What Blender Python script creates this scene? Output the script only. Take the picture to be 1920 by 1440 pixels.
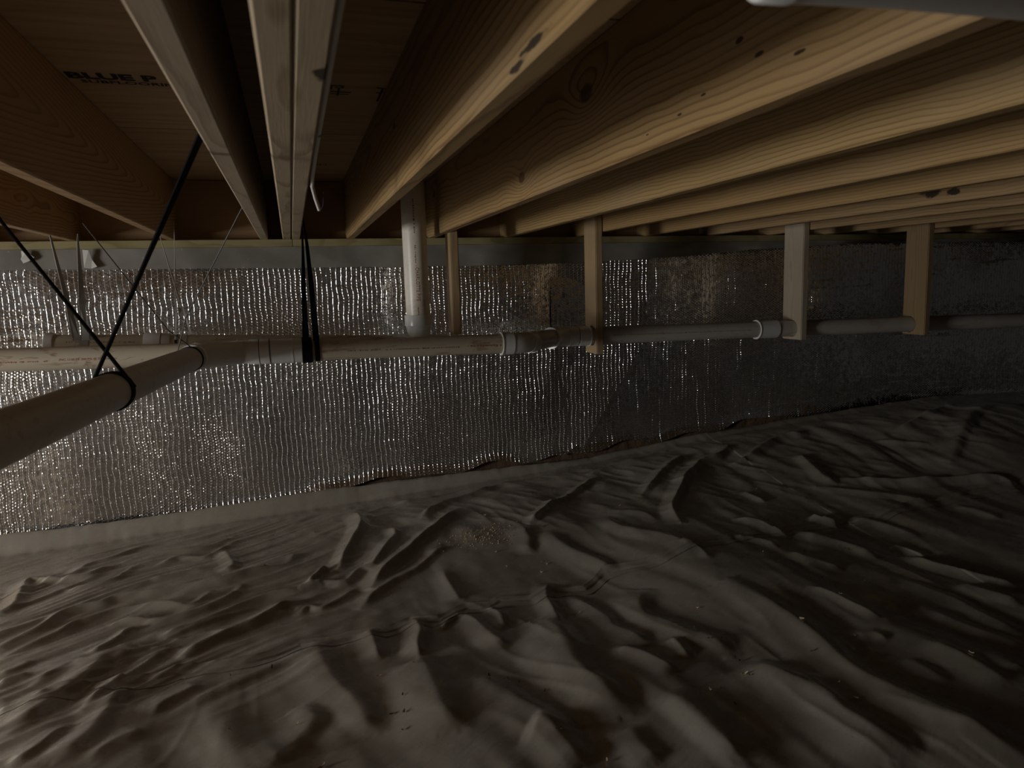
import bpy, math, random
import numpy as np
from mathutils import Vector, Matrix

# ------------------------------------------------------------------ scene reset
for o in list(bpy.data.objects):
    bpy.data.objects.remove(o, do_unlink=True)
scene = bpy.context.scene
col = scene.collection
ZC = 1.08                      # eye height above the ground datum

# ------------------------------------------------------------------ camera
yaw, pitch, roll = math.radians(16.92), math.radians(-7.85), math.radians(-1.69)
fw = Vector((math.sin(yaw)*math.cos(pitch), math.cos(yaw)*math.cos(pitch), math.sin(pitch)))
rt = Vector((math.cos(yaw), -math.sin(yaw), 0.0))
up = rt.cross(fw)
r2 = rt*math.cos(roll) + up*math.sin(roll)
u2 = -rt*math.sin(roll) + up*math.cos(roll)
cd = bpy.data.cameras.new('camera')
cd.sensor_width = 36.0
cd.lens = 1331.0/1920.0*36.0
cd.clip_start = 0.02
cd.dof.use_dof = True
cd.dof.focus_distance = 3.0
cd.dof.aperture_fstop = 6.0
cam = bpy.data.objects.new('camera', cd)
col.objects.link(cam)
m = Matrix((r2, u2, -fw)).transposed().to_4x4()
m.translation = Vector((0, 0, ZC))
cam.matrix_world = m
scene.camera = cam

# ------------------------------------------------------------------ world, light, exposure
w = bpy.data.worlds.new('world'); scene.world = w
w.use_nodes = True
w.node_tree.nodes['Background'].inputs['Color'].default_value = (0.055, 0.058, 0.062, 1)
w.node_tree.nodes['Background'].inputs['Strength'].default_value = 0.1

# daylight through the crawl-space access opening in the left wall
OPEN_Y0, OPEN_Y1, OPEN_Z0, OPEN_Z1 = 0.65, 1.75, 0.24, 1.10
WALL_L = -4.6
ld = bpy.data.lights.new('access_daylight', 'AREA')
ld.shape = 'RECTANGLE'
ld.size = OPEN_Z1-OPEN_Z0
ld.size_y = OPEN_Y1-OPEN_Y0
ld.energy = 120.0
ld.color = (1.0, 0.985, 0.965)
lo = bpy.data.objects.new('access_daylight', ld)
col.objects.link(lo)
lo.location = (WALL_L-0.1, (OPEN_Y0+OPEN_Y1)/2, (OPEN_Z0+OPEN_Z1)/2)
lo.rotation_euler = (0, -math.pi/2, 0)

vs = scene.view_settings
vs.view_transform = 'Standard'
vs.look = 'None'
vs.gamma = 1.0
vs.use_curve_mapping = False
vs.exposure = 0.0
scene.cycles.use_denoising = True
scene.cycles.max_bounces = 8
scene.cycles.sample_clamp_indirect = 1.0
scene.cycles.blur_glossy = 1.0

# ------------------------------------------------------------------ helpers
def link_mesh(name, verts, faces, mat=None, parent=None, smooth=False, loc=(0,0,0)):
    me = bpy.data.meshes.new(name)
    if parent is not None:                      # vertices come in scene coordinates
        off = Vector((0,0,0)); q = parent
        while q is not None: off += q.location; q = q.parent
        verts = [Vector(v)-off for v in verts]
    me.from_pydata([tuple(v) for v in verts], [], [tuple(f) for f in faces])
    me.update()
    if smooth:
        me.polygons.foreach_set('use_smooth', [True]*len(me.polygons))
    if mat: me.materials.append(mat)
    o = bpy.data.objects.new(name, me)
    col.objects.link(o)
    o.location = loc
    if parent: o.parent = parent
    return o

def thing(name, label, cat, loc=(0,0,0), group=None):
    o = bpy.data.objects.new(name, None)
    col.objects.link(o)
    o.empty_display_size = 0.05
    o.location = loc
    return tag(o, label, cat, group)

def tag(o, label=None, cat=None, group=None, kind=None):
    if label: o['label'] = label
    if cat: o['category'] = cat
    if group: o['group'] = group
    if kind: o['kind'] = kind
    return o

def box_vf(x0, x1, y0, y1, z0, z1):
    v = [(x0,y0,z0),(x1,y0,z0),(x1,y1,z0),(x0,y1,z0),(x0,y0,z1),(x1,y0,z1),(x1,y1,z1),(x0,y1,z1)]
    f = [(0,3,2,1),(4,5,6,7),(0,1,5,4),(1,2,6,5),(2,3,7,6),(3,0,4,7)]
    return v, f

def boxes(name, lst, mat, parent=None):
    V, F = [], []
    for b in lst:
        v, f = box_vf(*b); n = len(V)
        V += v; F += [tuple(i+n for i in q) for q in f]
    return link_mesh(name, V, F, mat, parent)

def eased_bar(name, axis, a0, a1, p0, p1, q0, q1, mat, parent=None, c=0.003, nseg=1, bow=None, loc=(0,0,0)):
    """bar along an axis with chamfered long edges. axis 'Y': p=x, q=z; 'X': p=y, q=z; 'Z': p=x, q=y"""
    prof = [(p0+c,q0),(p1-c,q0),(p1,q0+c),(p1,q1-c),(p1-c,q1),(p0+c,q1),(p0,q1-c),(p0,q0+c)]
    V, F = [], []
    for i in range(nseg+1):
        a = a0+(a1-a0)*i/nseg
        dp, dq = bow(a) if bow else (0, 0)
        for (pp, qq) in prof:
            pp += dp; qq += dq
            V.append({'Y':(pp,a,qq),'X':(a,pp,qq),'Z':(pp,qq,a)}[axis])
    for i in range(nseg):
        for k in range(8):
            F.append((i*8+k, i*8+(k+1)%8, (i+1)*8+(k+1)%8, (i+1)*8+k))
    F.append(tuple(range(7,-1,-1))); F.append(tuple(nseg*8+k for k in range(8)))
    o = link_mesh(name, V, F, mat, parent, loc=loc)
    import bmesh
    bm = bmesh.new(); bm.from_mesh(o.data); bmesh.ops.recalc_face_normals(bm, faces=bm.faces); bm.to_mesh(o.data); bm.free()
    return o

def sweep_vf(path, radii, n=20, cap=True):
    """tube along a path; radii one per point (or scalar)"""
    P = [Vector(p) for p in path]
    if not hasattr(radii, '__len__'): radii = [radii]*len(P)
    T = []
    for i in range(len(P)):
        a = P[max(i-1,0)]; b = P[min(i+1,len(P)-1)]
        d = b-a
        k = i
        while d.length < 1e-6 and k+1 < len(P):
            k += 1; d = P[k]-a
        T.append(d.normalized())
    ref = Vector((0,0,1)) if abs(T[0].z) < 0.9 else Vector((0,-1,0))
    nrm = (ref - T[0]*ref.dot(T[0])).normalized()
    V, F = [], []
    for i in range(len(P)):
        if i:
            nrm = (nrm - T[i]*nrm.dot(T[i])).normalized()
        bn = T[i].cross(nrm)
        for k in range(n):
            a = 2*math.pi*k/n
            V.append(P[i] + (nrm*math.cos(a)+bn*math.sin(a))*radii[i])
    for i in range(len(P)-1):
        for k in range(n):
            F.append((i*n+k, i*n+(k+1)%n, (i+1)*n+(k+1)%n, (i+1)*n+k))
    if cap:
        F.append(tuple(range(n-1,-1,-1)))
        F.append(tuple((len(P)-1)*n+k for k in range(n)))
    return V, F

def set_auto_smooth(o, ang=40):
    me = o.data
    import bmesh
    bm = bmesh.new(); bm.from_mesh(me)
    bmesh.ops.recalc_face_normals(bm, faces=bm.faces)
    for f in bm.faces: f.smooth = len(f.verts) <= 4
    for e in bm.edges:
        if len(e.link_faces) == 2 and e.calc_face_angle(0) > math.radians(ang): e.smooth = False
    bm.to_mesh(me); bm.free()
    return o

def tube(name, path, radii, mat, parent=None, n=24, cap=True):
    v, f = sweep_vf(path, radii, n, cap)
    return set_auto_smooth(link_mesh(name, v, f, mat, parent))

def along(p0, p1, prof):
    """profile [(distance, radius)] from p0 towards p1"""
    p0 = Vector(p0); d = (Vector(p1)-p0).normalized()
    return [p0+d*s for s, r in prof], [r for s, r in prof]

def ribbon(name, pts, width, wdirs, thick, mat, parent=None):
    """flat strap; wdirs one width direction per point"""
    P = [Vector(p) for p in pts]
    V, F = [], []
    if not hasattr(width, '__len__'): width = [width]*len(P)
    for i, p in enumerate(P):
        t = (P[min(i+1,len(P)-1)]-P[max(i-1,0)]).normalized()
        wd = Vector(wdirs[i]); wd = (wd - t*wd.dot(t)).normalized()
        nn = t.cross(wd)*thick*0.5
        a = p-wd*width[i]*0.5; b = p+wd*width[i]*0.5
        V += [a-nn, b-nn, b+nn, a+nn]
    for i in range(len(P)-1):
        for k in range(4):
            F.append((i*4+k, i*4+(k+1)%4, (i+1)*4+(k+1)%4, (i+1)*4+k))
    F.append((3,2,1,0)); q = 4*(len(P)-1); F.append((q,q+1,q+2,q+3))
    return link_mesh(name, V, F, mat, parent)

def band(name, c, axis, r, width, thick, mat, parent=None, n=32):
    """strap wrapped round a pipe"""
    a = Vector(axis).normalized()*width*0.5; c = Vector(c)
    r2 = r+thick
    pth = [c-a, c-a, c+a, c+a]
    v, f = sweep_vf([c-a, c-a*0.98, c+a*0.98, c+a], [r, r2, r2, r], n, False)
    return set_auto_smooth(link_mesh(name, v, f, mat, parent))

def text_geo(body, size, sx=1.0, bold=0.0):
    cu = bpy.data.curves.new('txt', 'FONT')
    cu.body = body; cu.size = size; cu.offset = bold; cu.resolution_u = 2
    ob = bpy.data.objects.new('txt', cu); col.objects.link(ob)
    dg = bpy.context.evaluated_depsgraph_get()
    me = bpy.data.meshes.new_from_object(ob.evaluated_get(dg))
    V = [(v.co.x*sx, v.co.y) for v in me.vertices]; F = [tuple(q.vertices) for q in me.polygons]
    bpy.data.objects.remove(ob, do_unlink=True); bpy.data.curves.remove(cu); bpy.data.meshes.remove(me)
    return V, F

# ------------------------------------------------------------------ node helper
class NT:
    def __init__(self, name):
        self.m = bpy.data.materials.new(name); self.m.use_nodes = True
        self.t = self.m.node_tree; self.n = self.t.nodes; self.l = self.t.links
        self.p = self.n['Principled BSDF']
    def put(self, s, v):
        if isinstance(v, bpy.types.NodeSocket): self.l.new(v, s)
        elif v is not None: s.default_value = v
    def node(self, k, **kw):
        nd = self.n.new(k)
        for a, b in kw.items(): setattr(nd, a, b)
        return nd
    def math(self, op, a, b=None, c=None, clamp=False):
        nd = self.node('ShaderNodeMath', operation=op, use_clamp=clamp)
        self.put(nd.inputs[0], a)
        if b is not None: self.put(nd.inputs[1], b)
        if c is not None: self.put(nd.inputs[2], c)
        return nd.outputs[0]
    def vmath(self, op, a, b=None):
        nd = self.node('ShaderNodeVectorMath', operation=op)
        self.put(nd.inputs[0], a)
        if b is not None: self.put(nd.inputs['Scale'] if op == 'SCALE' else nd.inputs[1], b)
        return nd.outputs[0]
    def xyz(self, v):
        nd = self.node('ShaderNodeSeparateXYZ'); self.put(nd.inputs[0], v); return nd.outputs
    def comb(self, x, y, z):
        nd = self.node('ShaderNodeCombineXYZ')
        for i, q in enumerate((x, y, z)): self.put(nd.inputs[i], q)
        return nd.outputs[0]
    def noise(self, v, scale=1.0, detail=2.0, rough=0.5, dist=0.0):
        nd = self.node('ShaderNodeTexNoise')
        self.put(nd.inputs['Vector'], v); nd.inputs['Scale'].default_value = scale
        nd.inputs['Detail'].default_value = detail; nd.inputs['Roughness'].default_value = rough
        nd.inputs['Distortion'].default_value = dist
        return nd.outputs[0]
    def ramp(self, fac, stops, interp='LINEAR'):
        nd = self.node('ShaderNodeValToRGB'); cr = nd.color_ramp; cr.interpolation = interp
        while len(cr.elements) < len(stops): cr.elements.new(0.5)
        for e, (p, c) in zip(cr.elements, stops):
            e.position = p; e.color = (c[0], c[1], c[2], 1) if hasattr(c, '__len__') else (c, c, c, 1)
        self.put(nd.inputs[0], fac); return nd.outputs[0]
    def mix(self, fac, a, b, mode='MIX'):
        nd = self.node('ShaderNodeMix', data_type='RGBA', blend_type=mode)
        self.put(nd.inputs[0], fac)
        for s, v in ((nd.inputs[6], a), (nd.inputs[7], b)):
            if isinstance(v, tuple) and len(v) == 3: v = (*v, 1)
            self.put(s, v)
        return nd.outputs[2]
    def maprange(self, v, a, b, c=0.0, d=1.0):
        nd = self.node('ShaderNodeMapRange'); self.put(nd.inputs[0], v)
        for i, q in enumerate((a, b, c, d)): nd.inputs[i+1].default_value = q
        return nd.outputs[0]
    def obj(self): return self.node('ShaderNodeTexCoord').outputs['Object']
    def pos(self): return self.node('ShaderNodeNewGeometry').outputs['Position']
    def bump(self, h, strength=0.3, dist=0.002):
        nd = self.node('ShaderNodeBump'); nd.inputs['Strength'].default_value = strength
        nd.inputs['Distance'].default_value = dist; self.put(nd.inputs['Height'], h); return nd.outputs[0]
    def bsdf(self, color=None, rough=None, metal=None, spec=None, normal=None, coat=None, coat_rough=None):
        i = self.p.inputs
        if isinstance(color, tuple) and len(color) == 3: color = (*color, 1)
        self.put(i['Base Color'], color); self.put(i['Roughness'], rough); self.put(i['Metallic'], metal)
        self.put(i['Specular IOR Level'], spec); self.put(i['Coat Weight'], coat); self.put(i['Coat Roughness'], coat_rough)
        if normal is not None: self.put(i['Normal'], normal)
        return self.m

def wood_mat(name, seed, early=(0.355,0.228,0.098), late=(0.145,0.070,0.022), pith=(0.06,0.12), drift=0.012, ring=0.009,
             knots=(), dark=(), axis='Y', warp=0.012, stain=0.25):
    """pine sliced out of a log: rings round a pith line that wanders along the board, knots bending them"""
    t = NT(name); rnd = random.Random(seed)
    s = t.xyz(t.obj())
    x, y, z = (s[0], s[1], s[2]) if axis == 'Y' else ((s[1], s[0], s[2]) if axis == 'X' else (s[0], s[2], s[1]))
    off = rnd.uniform(0, 50)
    yo = t.math('ADD', y, off)
    n1 = t.noise(t.comb(t.math('MULTIPLY', x, 4.0), t.math('MULTIPLY', yo, 1.1), t.math('MULTIPLY', z, 5.0)), 1.0, 2.0)
    n2 = t.noise(t.comb(t.math('MULTIPLY', x, 12.0), t.math('MULTIPLY', yo, 6.0), t.math('MULTIPLY', z, 16.0)), 1.0, 1.0)
    dx = t.math('SUBTRACT', x, pith[0]); dz = t.math('SUBTRACT', z, pith[1])
    R = t.math('SQRT', t.math('ADD', t.math('MULTIPLY', dx, dx), t.math('MULTIPLY', dz, dz)))
    R = t.math('ADD', R, t.math('MULTIPLY', y, drift))
    R = t.math('ADD', R, t.math('MULTIPLY', n1, warp*4))
    R = t.math('ADD', R, t.math('MULTIPLY', n2, warp*0.9))
    kd = None
    for (ky, kz, kr) in knots:
        a = t.math('MULTIPLY', t.math('SUBTRACT', y, ky), 0.55); b = t.math('SUBTRACT', z, kz)
        d2 = t.math('ADD', t.math('MULTIPLY', a, a), t.math('MULTIPLY', b, b))
        g = t.math('EXPONENT', t.math('MULTIPLY', d2, -1.0/(kr*2.2)**2))
        R = t.math('SUBTRACT', R, t.math('MULTIPLY', g, kr*1.6))
        q = t.maprange(t.math('SQRT', d2), kr*0.55, kr*0.8, 1.0, 0.0)
        kd = q if kd is None else t.math('MAXIMUM', kd, q)
    fr = t.math('FRACT', t.math('DIVIDE', R, ring))
    band_ = t.ramp(fr, [(0.0, 0.0), (0.55, 0.10), (0.78, 0.75), (0.9, 1.0), (1.0, 0.0)])
    fib = t.noise(t.comb(t.math('MULTIPLY', x, 420), t.math('MULTIPLY', yo, 9), t.math('MULTIPLY', z, 420)), 1.0, 2.0)
    c = t.mix(t.math('MULTIPLY', band_, t.maprange(n1, 0.3, 0.7, 0.45, 0.95)), early, late)
    c = t.mix(t.maprange(fib, 0.3, 0.7, 0.0, 0.28), c, tuple(v*0.62 for v in early))
    st = t.noise(t.comb(t.math('MULTIPLY', x, 6), t.math('MULTIPLY', yo, 1.7), t.math('MULTIPLY', z, 7)), 1.0, 3.0)
    c = t.mix(t.maprange(st, 0.5, 0.75, 0.0, stain), c, (0.30, 0.24, 0.17))
    if kd is not None: c = t.mix(t.math('MULTIPLY', kd, 0.85), c, (0.085, 0.042, 0.02))
    for dk in dark:
        ky, kz, ry, rz = dk[:4]
        a = t.math('DIVIDE', t.math('SUBTRACT', y, ky), ry); b = t.math('DIVIDE', t.math('SUBTRACT', z, kz), rz)
        d = t.math('SQRT', t.math('ADD', t.math('MULTIPLY', a, a), t.math('MULTIPLY', b, b)))
        if len(dk) > 4:
            e = t.math('DIVIDE', t.math('SUBTRACT', x, dk[4]), dk[5]); d = t.math('SQRT', t.math('ADD', t.math('MULTIPLY', d, d), t.math('MULTIPLY', e, e)))
        d = t.math('ADD', d, t.math('MULTIPLY', t.math('SUBTRACT', t.noise(t.comb(t.math('MULTIPLY', x, 40), t.math('MULTIPLY', yo, 30), t.math('MULTIPLY', z, 60)), 1.0, 3.0), 0.5), 1.6))
        c = t.mix(t.maprange(d, 0.7, 1.0, 0.92, 0.0), c, (0.018, 0.012, 0.008))
    return t.bsdf(c, 0.62, 0.0, 0.25, t.bump(t.math('ADD', fib, t.math('MULTIPLY', band_, 0.6)), 0.25, 0.001))
FOLDS = [
(0.035,0.07,[(-0.77,1.96),(-0.73,2.04),(-0.69,2.12),(-0.64,2.21),(-0.62,2.29),(-0.57,2.31),(-0.52,2.34)]),
(0.03,0.06,[(-0.59,1.77),(-0.57,1.83),(-0.55,1.89),(-0.54,1.98),(-0.53,2.07),(-0.53,2.13)]),
(0.022,0.045,[(-0.61,2.01),(-0.58,2.09),(-0.55,2.14),(-0.51,2.2),(-0.47,2.27),(-0.43,2.29)]),
(0.015,0.04,[(-0.69,1.8),(-0.66,1.83),(-0.64,1.87),(-0.63,1.92),(-0.6,1.93)]),
(0.012,0.05,[(-0.53,1.75),(-0.5,1.81),(-0.46,1.84),(-0.43,1.87)]),
(0.018,0.05,[(-0.42,1.94),(-0.39,2),(-0.35,2.03),(-0.31,2.06)]),
(0.03,0.05,[(-0.4,2.24),(-0.37,2.28),(-0.32,2.32),(-0.27,2.37),(-0.2,2.41),(-0.14,2.47),(-0.09,2.51),(-0.04,2.47)]),
(0.025,0.045,[(0.03,2.66),(-0.07,2.63),(-0.16,2.62),(-0.23,2.58),(-0.3,2.52),(-0.37,2.46),(-0.43,2.43),(-0.46,2.39)]),
(0.008,0.02,[(-0.38,2.3),(-0.47,2.33),(-0.55,2.36),(-0.61,2.38)]),
(0.01,0.02,[(-0.28,2.37),(-0.33,2.39),(-0.39,2.37),(-0.43,2.38)]),
(0.018,0.03,[(-0.67,2.35),(-0.64,2.39),(-0.61,2.43),(-0.59,2.49),(-0.55,2.5)]),
(0.02,0.035,[(-0.36,2.72),(-0.39,2.66),(-0.43,2.62),(-0.51,2.66),(-0.58,2.68),(-0.67,2.68),(-0.74,2.64),(-0.78,2.62),(-0.81,2.57),(-0.84,2.54),(-0.89,2.49),(-0.93,2.44)]),
(0.022,0.035,[(-0.07,2.97),(-0.1,2.88),(-0.18,2.85),(-0.24,2.84),(-0.3,2.81),(-0.36,2.8),(-0.45,2.8),(-0.54,2.79),(-0.63,2.8),(-0.7,2.79),(-0.73,2.76),(-0.8,2.74),(-0.85,2.7),(-0.87,2.65),(-0.89,2.61),(-0.93,2.57),(-0.96,2.51)]),
(0.018,0.03,[(-0.25,2.74),(-0.28,2.67),(-0.34,2.61),(-0.4,2.57),(-0.5,2.54),(-0.6,2.58),(-0.66,2.57)]),
(0.025,0.05,[(-1.05,2.79),(-1.03,2.86),(-1.05,3.01),(-1.06,3.11),(-0.97,3.08),(-0.85,3.05),(-0.79,3.1),(-0.74,3.14)]),
(0.015,0.025,[(-0.66,3.1),(-0.69,3.05),(-0.73,2.97),(-0.82,2.94),(-0.89,2.94)]),
(0.018,0.04,[(-0.91,3.14),(-0.87,3.22),(-0.81,3.26),(-0.74,3.34),(-0.7,3.41)]),
(0.015,0.03,[(-0.31,3.34),(-0.4,3.24),(-0.48,3.21),(-0.57,3.23),(-0.67,3.23),(-0.74,3.18)]),
(0.015,0.03,[(-0.3,3.26),(-0.38,3.16),(-0.43,3.1),(-0.53,3.14),(-0.59,3.06)]),
(0.02,0.04,[(-0.34,2.89),(-0.3,2.93),(-0.33,3.07),(-0.36,3.15)]),
(0.01,0.025,[(-0.37,2.94),(-0.45,2.94),(-0.53,2.92),(-0.59,2.92)]),
(0.015,0.03,[(-0.8,2.28),(-0.84,2.26),(-0.87,2.25)]),
(0.015,0.05,[(-0.82,2.09),(-0.79,2.1),(-0.74,2.11),(-0.72,2.14)]),
(0.015,0.05,[(-0.77,2.19),(-0.74,2.25),(-0.71,2.3),(-0.66,2.31)]),
(0.01,0.03,[(-0.89,2.31),(-0.85,2.34),(-0.82,2.38)]),
(0.02,0.025,[(-0.02,2.66),(0.02,2.73),(0.06,2.8)]),
(0.02,0.07,[(-0.13,1.6),(-0.09,1.66),(-0.05,1.72),(-0.03,1.78),(-0.07,1.84)]),
(0.04,0.05,[(0.1,2.75),(0.15,2.89),(0.2,3.04),(0.24,3.21),(0.23,3.4)]),
(0.025,0.035,[(0.22,2.7),(0.27,2.79),(0.33,2.91),(0.36,3),(0.34,3.09)]),
(0.04,0.05,[(0.2,2.54),(0.27,2.66),(0.35,2.76),(0.46,2.89),(0.58,3.02),(0.68,3.14)]),
(0.02,0.04,[(0.15,2.41),(0.21,2.5),(0.28,2.57),(0.38,2.64),(0.48,2.74),(0.54,2.78)]),
(0.025,0.035,[(1.11,3.5),(0.93,3.44),(0.8,3.36),(0.66,3.29),(0.55,3.2),(0.49,3.12)]),
(0.008,0.02,[(0.93,3.58),(0.77,3.53),(0.56,3.45),(0.4,3.45),(0.27,3.38)]),
(0.03,0.035,[(0.92,2.86),(1.01,2.94),(1.16,3.07),(1.33,3.2),(1.46,3.3)]),
(0.015,0.02,[(-0.01,2.65),(0.03,2.75),(0.06,2.79)]),
(0.02,0.03,[(0.25,2.73),(0.18,2.72),(0.12,2.64),(0.03,2.66),(-0.05,2.64)]),
(0.015,0.03,[(-0.05,2.43),(-0.01,2.48),(0.03,2.45),(0.1,2.51),(0.16,2.59)]),
(0.035,0.1,[(0.3,1.58),(0.3,1.69),(0.3,1.83),(0.29,1.93),(0.27,1.99)]),
(0.03,0.09,[(0.11,1.65),(0.1,1.73),(0.08,1.81),(0.03,1.94),(-0,2.09),(-0.02,2.22)]),
(0.045,0.12,[(0.7,1.5),(0.71,1.62),(0.7,1.76),(0.71,1.88),(0.73,2.02),(0.7,2.12)]),
(0.02,0.05,[(0.77,2.07),(0.79,2.17),(0.81,2.29),(0.86,2.39)]),
(0.02,0.08,[(0.54,1.49),(0.54,1.57),(0.5,1.66),(0.46,1.75),(0.4,1.81)]),
(0.03,0.05,[(0.29,2),(0.3,2.08),(0.32,2.16),(0.31,2.25)]),
(0.02,0.05,[(0.17,2.03),(0.17,2.13),(0.16,2.22)]),
(0.02,0.05,[(0.57,1.98),(0.54,2.06),(0.5,2.18),(0.47,2.23)]),
(0.015,0.04,[(0.59,2.1),(0.6,2.2),(0.57,2.26)]),
(0.015,0.03,[(0.38,2.15),(0.43,2.21),(0.48,2.23)]),
(0.03,0.07,[(1.08,2.37),(1.06,2.48),(1,2.62),(0.97,2.77)]),
(0.025,0.06,[(0.85,2.64),(0.88,2.74),(0.88,2.85)]),
(0.015,0.05,[(0.5,2.36),(0.5,2.44),(0.48,2.61)]),
(0.02,0.03,[(2.02,3.56),(1.83,3.5),(1.62,3.43),(1.42,3.36)]),
(0.025,0.04,[(1.54,3),(1.68,3.13),(1.8,3.25),(1.95,3.34),(2.03,3.39)]),
(0.04,0.05,[(1.53,2.61),(1.59,2.79),(1.75,2.99),(1.87,3.13),(2.04,3.26),(2.19,3.33),(2.32,3.42)]),
(0.01,0.04,[(1.46,2.68),(1.44,2.81),(1.32,2.88)]),
(0.025,0.04,[(2.85,3.39),(2.72,3.43),(2.51,3.36),(2.32,3.26),(2.18,3.21)]),
(0.03,0.05,[(2.55,2.82),(2.55,2.95),(2.59,3.1),(2.61,3.2)]),
(0.02,0.04,[(1.91,2.38),(1.9,2.48),(1.89,2.56),(1.8,2.62)]),
(0.03,0.06,[(2.12,2.12),(2.1,2.23),(2.06,2.33),(1.99,2.43)]),
(0.015,0.04,[(1.81,2.3),(1.75,2.38),(1.68,2.42)]),
(0.015,0.05,[(1.89,2.06),(1.84,2.14),(1.8,2.23)]),
(0.025,0.06,[(1.4,2.27),(1.43,2.42),(1.4,2.51),(1.35,2.58),(1.28,2.69),(1.28,2.83)]),
(0.015,0.03,[(1.44,2.24),(1.46,2.34),(1.45,2.42)]),
(0.03,0.04,[(2.25,2.48),(2.2,2.52),(2.17,2.57)]),
(0.015,0.03,[(2.08,2.77),(2.07,2.84),(2.06,2.91)]),
(0.015,0.03,[(1.7,1.69),(1.68,1.78),(1.67,1.86),(1.64,1.94)]),
(0.03,0.05,[(3.34,2.49),(3.37,2.63),(3.12,2.7),(2.96,2.74),(2.77,2.8),(2.6,2.87)]),
(0.035,0.05,[(2.39,1.75),(2.35,1.83),(2.3,1.92),(2.25,2),(2.25,2.11)]),
(0.02,0.05,[(2.27,1.66),(2.23,1.76),(2.2,1.84)]),
(0.02,0.04,[(2.31,2.07),(2.31,2.17),(2.29,2.22)]),
(0.015,0.05,[(2.83,2.5),(2.77,2.58),(2.7,2.66),(2.56,2.74),(2.43,2.86)]),
(0.03,0.06,[(3.28,2.86),(3.54,3.01),(3.74,3.14),(3.88,3.23),(4.2,3.38)]),
(0.02,0.04,[(3.98,3.43),(3.8,3.39),(3.58,3.31),(3.29,3.21)]),
(0.015,0.04,[(3.37,3.03),(3.25,3.12),(3.14,3.21)]),
(0.015,0.05,[(2.45,2.25),(2.44,2.36),(2.4,2.45),(2.34,2.49)]),
(0.012,0.05,[(2.95,2.27),(2.94,2.38),(2.88,2.46)]),
(0.03,0.06,[(0.96,1.81),(0.94,1.89),(0.91,1.96),(0.92,2.05),(0.91,2.16),(0.87,2.27)]),
(0.035,0.08,[(1.13,1.66),(1.14,1.76),(1.1,1.83),(1.07,1.91),(1.03,1.99),(1.06,2.09),(1.14,2.18)]),
(0.025,0.08,[(0.89,1.25),(0.9,1.32),(0.9,1.38),(0.89,1.46),(0.87,1.54)]),
(0.02,0.08,[(0.72,1.32),(0.71,1.39),(0.71,1.47)]),
(0.03,0.08,[(0.55,1.37),(0.54,1.45),(0.53,1.52),(0.5,1.55)]),
(0.02,0.05,[(0.95,1.63),(0.93,1.7),(0.9,1.77),(0.85,1.82)]),
(0.02,0.04,[(1.02,1.7),(1.03,1.76),(1.03,1.82)]),
(0.05,0.12,[(1.44,1.05),(1.46,1.1),(1.46,1.17),(1.44,1.24),(1.42,1.31),(1.41,1.37),(1.4,1.45),(1.41,1.54),(1.43,1.63),(1.43,1.73),(1.42,1.84),(1.4,1.95),(1.38,2.07)]),
(0.045,0.11,[(1.23,1.13),(1.23,1.18),(1.23,1.25),(1.22,1.31),(1.23,1.38),(1.22,1.44),(1.2,1.5),(1.17,1.56),(1.16,1.6)]),
(0.015,0.06,[(1.58,1.35),(1.59,1.42),(1.59,1.48)]),
(0.02,0.07,[(1.72,1.28),(1.73,1.37),(1.74,1.45),(1.73,1.53)]),
(0.02,0.07,[(1.83,1.32),(1.84,1.38),(1.86,1.44)]),
(0.02,0.06,[(1.98,1.44),(1.98,1.51),(1.95,1.59),(1.92,1.73)]),
(0.02,0.06,[(2.08,1.51),(2.07,1.61),(2.08,1.73),(2.06,1.82),(2.03,1.92)]),
(0.015,0.05,[(1.63,1.57),(1.62,1.61),(1.56,1.63)]),
]
SEAM = [(-0.832,2.135),(-0.753,2.151),(-0.606,2.159),(-0.504,2.152),(-0.441,2.164),(-0.391,2.183),(-0.318,2.188),(-0.258,2.183),(-0.177,2.187),(-0.116,2.210),(-0.051,2.247),(0.042,2.237),(0.115,2.248),(0.224,2.241),(0.306,2.278),(0.399,2.257),(0.457,2.300),(0.508,2.326),(0.588,2.311),(0.633,2.332),(0.748,2.313),(0.828,2.347),(0.956,2.316),(1.063,2.394),(1.137,2.393),(1.218,2.372),(1.294,2.371),(1.446,2.416),(1.618,2.428),(1.820,2.471),(1.901,2.461),(2.041,2.500),(2.160,2.509),(2.306,2.511),(2.441,2.498),(2.578,2.534),(2.696,2.549)]
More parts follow.
